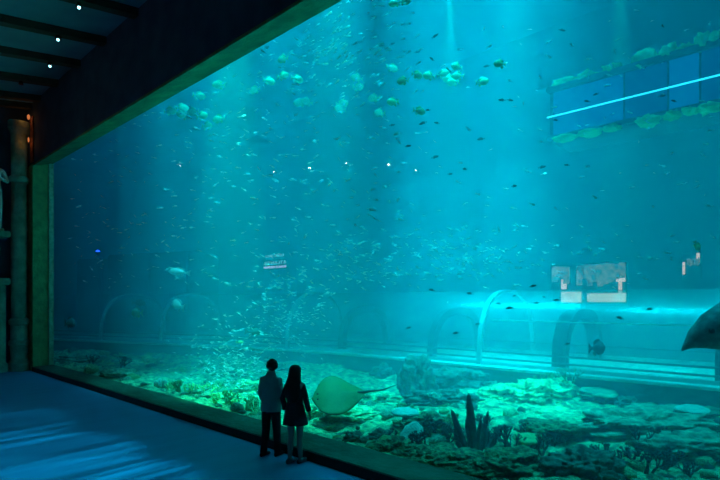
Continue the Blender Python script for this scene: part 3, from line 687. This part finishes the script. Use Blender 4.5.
for px, py, D in TR:
    p = P(px, py, D); v_ = (p-CAM).dot(V); L = 13.5*v_/500
    a = SWIM.uniform(-.5, .5)
    left = px < 345
    put_fish('round_fish', ME_T, p, L, -U*math.cos(a)*(1 if SWIM.random() < .7 else -1)+V*math.sin(a)+Z*SWIM.uniform(-.2, .2),
             'plump pale green fish in the upper left school below the header' if left else 'plump pale green fish in the upper middle school', 'fish',
             'plump fish of the upper left school' if left else 'plump fish of the upper middle school')
DK = [(435, 36), (382, 46), (392, 44), (417, 52), (432, 59), (487, 66), (502, 100), (510, 100), (392, 125), (423, 123), (437, 123), (435, 157), (450, 174), (481, 139), (542, 167), (567, 165), (514, 186), (555, 120), (465, 169), (428, 110), (408, 146), (663, 26), (596, 94), (587, 101), (662, 96), (674, 101), (555, 120), (562, 30),
      (470, 293.5), (499, 303.6), (514, 296), (510, 308), (478, 324), (567, 344), (533, 286), (537, 303), (408, 328), (456, 333), (432, 290), (544, 297), (649, 309), (620, 318), (557, 300)]
DK = list(dict.fromkeys(DK))
for px, py in DK:
    D = SWIM.uniform(8.5, 11); p = P(px, py, D); v_ = (p-CAM).dot(V); L = SWIM.uniform(5.5, 8.5)*v_/500; a = SWIM.uniform(-.7, .7)
    up = py < 250
    put_fish('dark_fish', ME_D, p, L, U*math.cos(a)*(-1 if SWIM.random() < .6 else 1)+V*math.sin(a)+Z*SWIM.uniform(-.3, .45),
             'small dark fish in the open water right of the middle' if up else 'small dark fish swimming in front of the tunnel', 'fish', 'dark fish in open water' if up else 'dark fish before the tunnel')
# small silver fish: the largest three hundred as things, the rest as one body of fish
def sample(rnd):
    t = rnd.random()
    while True:
        if t < .20:   px, py, D = rnd.gauss(235, 26), rnd.gauss(368, 22), rnd.uniform(7.0, 8.6)
        elif t < .34: px, py, D = rnd.gauss(285, 26), rnd.gauss(315, 22), rnd.uniform(7.5, 9.5)
        elif t < .62: px, py, D = rnd.uniform(70, 400), rnd.uniform(40, 290), rnd.uniform(7.2, 10)
        elif t < .72: px, py, D = rnd.gauss(345, 32), rnd.gauss(45, 26), rnd.uniform(7.5, 10)
        elif t < .90: px, py, D = rnd.gauss(430, 80), rnd.gauss(256, 17), rnd.uniform(9, 13)
        else:         px, py, D = rnd.uniform(200, 715), rnd.uniform(10, 280), rnd.uniform(8, 13)
        top = 165-.57*(px-50); bot = 365+.268*(px-55)
        if top+4 < py < min(bot-6, 400) and 58 < px < 718:
            p = P(px, py, D)
            dtun = perp(p)
            if p.z < 3.3 and dtun > -.4: continue
            if p.z < bed(p.x, p.y)+.3: continue
            return px, py, p
rnd = random.Random(11); pts = [sample(rnd) for _ in range(1900)]
recs = []
for px, py, p in pts:
    v_ = (p-CAM).dot(V); L = rnd.uniform(3.4, 8.0)*v_/500
    if py > 300: L *= .75
    L = min(L, .23)
    a = rnd.gauss(0, .6); sgn = -1 if rnd.random() < .55 else 1
    d = U*math.cos(a)*sgn+V*math.sin(a)+Z*rnd.gauss(.1*sgn*-1, .45)
    if 300 < px < 420 and py < 110: d = U*math.cos(a*.5)+V*math.sin(a*.5)+Z*rnd.gauss(.6, .25)
    recs.append((L/v_, L, px, py, p, d, rnd.uniform(-1.3, 1.3)))
recs.sort(key=lambda r_: -r_[0])
for _, L, px, py, p, d, ro in recs[:300]:
    if py > 290: lab, grp = 'tiny silver fish in the dense low school left of and behind the people', 'silver fish of the low school'
    elif px < 300: lab, grp = 'tiny silver fish scattered through the upper left water', 'silver fish of the upper left water'
    elif py > 205: lab, grp = 'tiny silver fish in the loose band just above the tunnel', 'silver fish above the tunnel'
    else: lab, grp = 'tiny silver fish in the upper middle and right water', 'silver fish of the upper middle water'
    put_fish('silver_fish', ME_S, p, L, d, lab, 'fish', grp, ro)
bm = nb()
for _, L, px, py, p, d, ro in recs[300:]:
    mt = Matrix.Translation(p) @ Vector(d).normalized().to_track_quat('X', 'Z').to_matrix().to_4x4() @ Matrix.Rotation(ro, 4, 'X') @ Matrix.Scale(L, 4)
    s0 = len(bm.verts); bm.from_mesh(ME_S); bm.verts.ensure_lookup_table()
    for v in bm.verts[s0:]: v.co = mt @ v.co
o = mesh('silver_fish_shoal', bm, M['silver'], smooth=True); tag(o, 'countless tiny silver fish drifting through the whole tank', 'fish shoal', kind='stuff')
# larger single fish, with parts
def bigfish(px, py, D, L, h_, w_, d, m, label, name='large_fish', tail=.2, drop=0):
    p = P(px, py, D); t = thing(name, label, 'fish', p); orient(t, d)
    bm = nb(); R = [((L*(.5-q*.86), 0, (k2)*h_), (0, w_*k*.5, 0), (0, 0, h_*k*.5)) for q, k, k2 in ((0, .06, -.10), (.05, .34, -.06), (.13, .62, -.02), (.25, .9, 0), (.4, 1, 0), (.56, .88, 0), (.72, .58, 0), (.86, .28, 0), (.95, .2, 0), (1, .2, 0))]
    if drop: R = [((c[0], 0, -(h_*.5-b_[2])*max(0, 1-i/6)), a_, b_) for i, (c, a_, b_) in enumerate(R)]
    loft(bm, R, 16); mesh('body', bm, M[m], t, smooth=True)
    e = w_*.035
    def fin(nm, pts):
        bm = nb(); a = [bm.verts.new((x, e, z)) for x, z in pts]; b = [bm.verts.new((x, -e, z)) for x, z in pts]; n = len(pts)
        bm.faces.new(a); bm.faces.new(b[::-1])
        for i in range(n): bm.faces.new((a[i], b[i], b[(i+1) % n], a[(i+1) % n]))
        return mesh(nm, bm, M[m], t)
    x0 = -L*.35
    fin('tail_fin', [(x0+.02*L, h_*.1), (x0-L*tail, h_*.42), (x0-L*tail*.8, 0), (x0-L*tail, -h_*.42), (x0+.02*L, -h_*.1)])
    fin('dorsal_fin', [(L*.22, h_*.42), (L*.1, h_*.62), (-L*.15, h_*.56), (-L*.27, h_*.36), (-L*.2, h_*.22), (0, h_*.4)])
    fin('anal_fin', [(-L*.05, -h_*.42), (-L*.15, -h_*.6), (-L*.28, -h_*.3), (-L*.18, -h_*.22)])
    for s in (-1, 1):
        bm = nb(); loft(bm, [((L*.2, s*w_*.47, -h_*.05), (0, 0, h_*.05), (0, .006, 0)), ((L*.08, s*w_*.62, -h_*.12), (0, 0, h_*.13), (0, .006, 0)), ((L*.03, s*w_*.66, -h_*.15), (0, 0, h_*.09), (0, .004, 0))], 8); mesh('pectoral_fin', bm, M[m], t)
        bm = nb(); bmesh.ops.create_uvsphere(bm, u_segments=10, v_segments=8, radius=h_*.05); mesh('eye', bm, M['eye'], t, (L*.385, s*w_*.30, h_*(.06 if not drop else -.12)), smooth=True)
    return t
bigfish(782, 324, 9.0, 2.6, .78, .55, -U+V*.1, 'fishm', 'huge dark grouper entering at the right edge before the tunnel', drop=1)
bigfish(179, 272, 9.5, .95, .30, .2, -U+V*.3+Z*.12, 'silver', 'long pale fish swimming above the other pale fish at left', 'pale_fish')
bigfish(178, 305, 9.5, .70, .40, .22, -U*.8+V*.5+Z*.3, 'silver', 'plump pale fish below the long pale fish at left', 'pale_fish')
bigfish(137, 313, 9.8, .68, .42, .22, -U*.9+V*.4, 'trev', 'greenish fish before the sunken block, the lower of two', 'pale_fish')
bigfish(139, 303, 10.3, .6, .3, .2, U*.9+V*.4, 'fishm', 'dull fish just above the greenish fish before the sunken block', 'dull_fish')
bigfish(70, 323, 7.5, .72, .42, .25, U*.9-V*.5, 'fishm', 'mottled fish near the left jamb of the window', 'dull_fish')
bigfish(253, 332, 9.0, .46, .24, .15, U+V*.3-Z*.1, 'fishm', 'dull green fish swimming above the man', 'dull_fish')
bigfish(597, 348, 12.6, .50, .34, .18, U*.8+V*.3, 'fishd', 'dark blue fish hovering inside the arch at right', 'dark_reef_fish')
bigfish(697, 246, 9.0, .16, .09, .05, -Z*.8+U*.4, 'trev', 'single small pale fish near the right edge above the tunnel', 'pale_fish')
bigfish(240, 342, 8.3, .22, .08, .05, U+Z*.1, 'trev', 'small yellowish fish just left of the man', 'pale_fish')
# stingray
p = P(337, 396, 7.7); ry = thing('stingray', 'big green stingray gliding above the lit rock beside the woman', 'stingray', p)
fx = (-U*1.0-V*.05-Z*.12).normalized(); up = (Z*.80-V*.48+U*.20); up = (up-fx*up.dot(fx)).normalized(); sy = up.cross(fx)
ry.rotation_euler = Matrix((fx, sy, up)).transposed().to_euler()
bm = nb(); R = []; NS = 26
for i in range(NS+1):
    t = i/NS; x = .62-1.22*t
    k = (math.sin(PI*min(t/.9, 1)**.80))**.75 if t < .9 else 0
    hw = (.72*max(1-((.42-t)/.42)**2.6, 0)**.5 if t < .42 else .72*max(1-((t-.42)/.58)**1.35, 0)**.95)+.015
    row = []
    for s in (1, -1):
        for j in range(17):
            q = -1+2*j/16; y = hw*q; edge = (1-abs(q)**1.6)
            z = s*(.012+.10*edge**1.5*math.sin(PI*min(max(t, .02), .98))**.7)*(1 if s > 0 else .5)+.10*(abs(q)**2)*math.sin(t*5+.4)*hw
            row.append(Vector((x-.10*abs(q)**2, y, z)))
    up_, lo_ = row[:17], row[17:]
    R.append([bm.verts.new(c) for c in up_+lo_[::-1]])
for i in range(NS):
    n = 34
    for j in range(n): bm.faces.new((R[i][j], R[i][(j+1) % n], R[i+1][(j+1) % n], R[i+1][j]))
bm.faces.new(R[0][::-1]); bm.faces.new(R[-1]); bmesh.ops.recalc_face_normals(bm, faces=bm.faces[:])
ry.scale = (.90, .82, .9); mesh('body', bm, M['rayskin'], ry, smooth=True)
bm = nb(); tube(bm, [(-.5, 0, .02), (-.75, .0, .02), (-1.1, .05, .05), (-1.5, .02, .14)], [.045, .035, .02, .006], 8); mesh('tail', bm, M['rayedge'], ry, smooth=True)
for s in (-1, 1):
    bm = nb(); bmesh.ops.create_uvsphere(bm, u_segments=8, v_segments=6, radius=.03); mesh('eye', bm, M['eye'], ry, (.46, s*.10, .055), smooth=True)
    bm = nb(); loft(bm, [((-.42, s*.06, 0), (.05, 0, 0), (0, .02, 0)), ((-.58, s*.12, 0), (.01, 0, 0), (0, .05, 0))], 8); mesh('pelvic_fin', bm, M['rayedge'], ry)
# ------------------------------------------------------------------ lights
def area(name, px, D, sx, sy, e, col, spread=60, z=TZ1-.3, rot=0):
    p = P(px, 300, D); L = bpy.data.lights.new(name, 'AREA'); L.shape = 'RECTANGLE'; L.size = sx; L.size_y = sy; L.energy = e; L.color = col; L.spread = math.radians(spread)
    o = bpy.data.objects.new(name, L); C.objects.link(o); o.location = (p.x, p.y, z); o.rotation_euler = (0, 0, rot); return o
def spot(name, px, py, e, col, size, z=TZ1-.4, blend=.5, tgt=.1, off=(0, 0), soft=.1):
    p = PF(px, py, tgt); L = bpy.data.lights.new(name, 'SPOT'); L.energy = e; L.color = col; L.spot_size = math.radians(size); L.spot_blend = blend; L.shadow_soft_size = soft
    o = bpy.data.objects.new(name, L); C.objects.link(o); s = Vector((p.x+off[0], p.y+off[1], z)); o.location = s
    o.rotation_euler = (p-s).to_track_quat('-Z', 'Y').to_euler(); return o
CYAN = (.0, .78, 1); GRN = (.02, 1, .62); BLU = (.0, .35, 1)
RZ = math.radians(42.4)
area('overhead_light', 490, 12.5, 3.6, 7, 700, CYAN, 18, rot=RZ)
area('overhead_light', 470, 8.2, 3.0, 1.8, 60, CYAN, 24, rot=RZ)  # the areas nearest the glass are fill added for fish and reef
area('overhead_light', 408, 12, 1.3, 7, 170, CYAN, 14, rot=RZ)
area('overhead_light', 335, 11.5, 2.0, 7, 130, CYAN, 18, rot=RZ)
area('overhead_light', 335, 8.5, 2.4, 2.2, 150, CYAN, 18, rot=RZ)
area('overhead_light', 270, 10.5, 1.8, 7, 110, CYAN, 18, rot=RZ)
area('overhead_light', 250, 8.5, 2.6, 2.4, 165, CYAN, 18, rot=RZ)
area('overhead_light', 205, 10.0, 1.8, 8, 90, CYAN, 20, rot=RZ)
area('overhead_light', 185, 8.4, 2.4, 2.4, 125, CYAN, 20, rot=RZ)
area('overhead_light', 120, 9.5, 4, 12, 170, (0, .5, 1), 50, rot=RZ)
area('overhead_light', 650, 11, 3, 7, 180, (0, .62, 1), 50, rot=RZ)
area('overhead_light', 620, 8.2, 3, 1.5, 50, CYAN, 40, rot=RZ)
spot('reef_lamp', 512, 408, 13000, GRN, 13)
spot('reef_lamp', 560, 392, 3500, GRN, 10)
for px, py, e in ((178, 290, 5000), (137, 312, 4000)):  # narrow spots added to brighten the pale fish at left
    q = P(px, py, 9.4); L = bpy.data.lights.new('fish_fill_light', 'SPOT'); L.energy = e; L.color = (.02, .9, .9); L.spot_size = math.radians(7); L.spot_blend = .6; L.shadow_soft_size = .1
    o = bpy.data.objects.new('fish_fill_light', L); C.objects.link(o); o.location = (q.x, q.y-.9, 12)
    o.rotation_euler = (q-o.location).to_track_quat('-Z', 'Y').to_euler()
spot('reef_lamp', 335, 415, 11000, GRN, 11)
spot('reef_lamp', 232, 396, 26000, GRN, 13)
spot('reef_lamp', 450, 352, 9000, GRN, 16, tgt=.7)
spot('reef_lamp', 620, 360, 9000, GRN, 12, tgt=.7)
# fill strips added below the gallery to brighten the tunnel top
L = bpy.data.lights.new('gallery_fill_strip', 'AREA'); L.shape = 'RECTANGLE'; L.size = GL; L.size_y = .5; L.energy = 720; L.color = (0, .85, 1); L.spread = math.radians(110)
o = bpy.data.objects.new('gallery_fill_strip', L); C.objects.link(o); o.location = (gx0+GL/2, GY+.3, zb-.06)
L = bpy.data.lights.new('tunnel_fill_strip', 'AREA'); L.shape = 'RECTANGLE'; L.size = 5; L.size_y = .4; L.energy = 150; L.color = (0, .85, 1); L.spread = math.radians(100)  # unseen strip added to carry the tunnel highlight farther left
o = bpy.data.objects.new('tunnel_fill_strip', L); C.objects.link(o); 
for px, e in ((440, 60), (512, 70), (600, 70), (680, 60)):  # lights added inside the tunnel to make its interior glow
    L2 = bpy.data.lights.new('tunnel_fill_light', 'AREA'); L2.shape = 'RECTANGLE'; L2.size = 1.6; L2.size_y = .3; L2.energy = e; L2.color = (0, .88, 1); L2.spread = math.radians(150)
    o2 = bpy.data.objects.new('tunnel_fill_light', L2); C.objects.link(o2); xx = ts(px)+.6; q = Vector((xx, yf(xx), 0))+tn(xx)*2.2; o2.location = (q.x, q.y, TB+TH-.12); o2.rotation_euler = (0, 0, .035)
xx = ts(455); q = Vector((xx, yf(xx), 0))+tn(xx)*.8; o.location = (q.x, q.y, 7.1); o.rotation_euler = (0, 0, .09)
# spots added under the header, masked by noise to rake the carpet with streaks
def raking(x, tx, ty, e, size, seed):
    L = bpy.data.lights.new('streak_light', 'SPOT'); L.energy = e; L.color = (0, .72, 1); L.spot_size = math.radians(size); L.spot_blend = .35; L.shadow_soft_size = .03
    L.use_nodes = True; nt = L.node_tree; em = nt.nodes['Emission']
    tc = nt.nodes.new('ShaderNodeTexCoord'); sp = nt.nodes.new('ShaderNodeSeparateXYZ'); dv = nt.nodes.new('ShaderNodeMath'); dv.operation = 'DIVIDE'
    nz = nt.nodes.new('ShaderNodeTexNoise'); nz.noise_dimensions = '1D'; nz.inputs['Scale'].default_value = 20; nz.inputs['Detail'].default_value = 3
    ad = nt.nodes.new('ShaderNodeMath'); ad.operation = 'ADD'; ad.inputs[1].default_value = seed
    rp = nt.nodes.new('ShaderNodeValToRGB'); rp.color_ramp.elements[0].position = .42; rp.color_ramp.elements[1].position = .68
    rp.color_ramp.elements[0].color = (.16, .16, .16, 1)
    nt.links.new(tc.outputs['Normal'], sp.inputs[0]); nt.links.new(sp.outputs['X'], dv.inputs[0]); nt.links.new(sp.outputs['Z'], dv.inputs[1])
    nt.links.new(dv.outputs[0], ad.inputs[0]); nt.links.new(ad.outputs[0], nz.inputs['W']); nt.links.new(nz.outputs['Fac'], rp.inputs['Fac']); nt.links.new(rp.outputs['Color'], em.inputs['Strength'])
    o = bpy.data.objects.new('streak_light', L); C.objects.link(o); o.location = (x, -.12, 7.6)
    o.rotation_euler = (Vector((tx, ty, 0))-o.location).to_track_quat('-Z', 'Y').to_euler()
raking(12.3, 12.5, -4.6, 1700, 44, 0)
raking(14.6, 14.8, -4.6, 1900, 44, 3.3)
raking(9.0, 9.0, -4.6, 700, 44, 7.1)
# small warm bulbs hanging at the back of the hall (they mirror faintly in the pane)
for px, py in ((179, 165), (274, 172), (309, 168), (346, 163), (388, 165), (415, 170)):
    v_ = 500*(7.6-CZ)/(300-py); p = CAM+ray(px, py)*v_
    L = bpy.data.lights.new('hall_bulb', 'POINT'); L.energy = 3; L.color = (.9, .72, .72); L.shadow_soft_size = .03
    o = bpy.data.objects.new('hall_bulb', L); C.objects.link(o); o.location = (p.x, 1.4-p.y, p.z)
for x in (16, 23):  # unseen spots added as dim fill for the hall and the people
    L = bpy.data.lights.new('hall_fill_light', 'SPOT'); L.energy = 60; L.color = (.05, .75, 1); L.spot_size = 2.4; L.spot_blend = 1; L.shadow_soft_size = .02
    o = bpy.data.objects.new('hall_fill_light', L); C.objects.link(o); o.location = (x, -7, ceil_z(-7)-.5)
# ------------------------------------------------------------------ world, camera, look
wd = bpy.data.worlds.new('world'); SC.world = wd; wd.use_nodes = True
wd.node_tree.nodes['Background'].inputs['Color'].default_value = (.0, .02, .03, 1); wd.node_tree.nodes['Background'].inputs['Strength'].default_value = .3
cd = bpy.data.cameras.new('camera'); co = bpy.data.objects.new('camera', cd); C.objects.link(co)
co.location = CAM; co.rotation_euler = (PI/2, 0, math.atan2(SN, CS)); cd.sensor_fit = 'HORIZONTAL'; cd.sensor_width = 36; cd.lens = 25; cd.shift_y = 60/720; cd.clip_end = 300
SC.camera = co
SC.view_settings.view_transform = 'Standard'; SC.view_settings.look = 'None'; SC.view_settings.exposure = 0; SC.view_settings.gamma = 1; SC.view_settings.use_curve_mapping = False
cy = SC.cycles
cy.max_bounces = 6; cy.diffuse_bounces = 3; cy.glossy_bounces = 2; cy.transmission_bounces = 4; cy.volume_bounces = 2; cy.transparent_max_bounces = 24
cy.sample_clamp_indirect = 6; cy.use_denoising = True; cy.caustics_reflective = False; cy.caustics_refractive = False
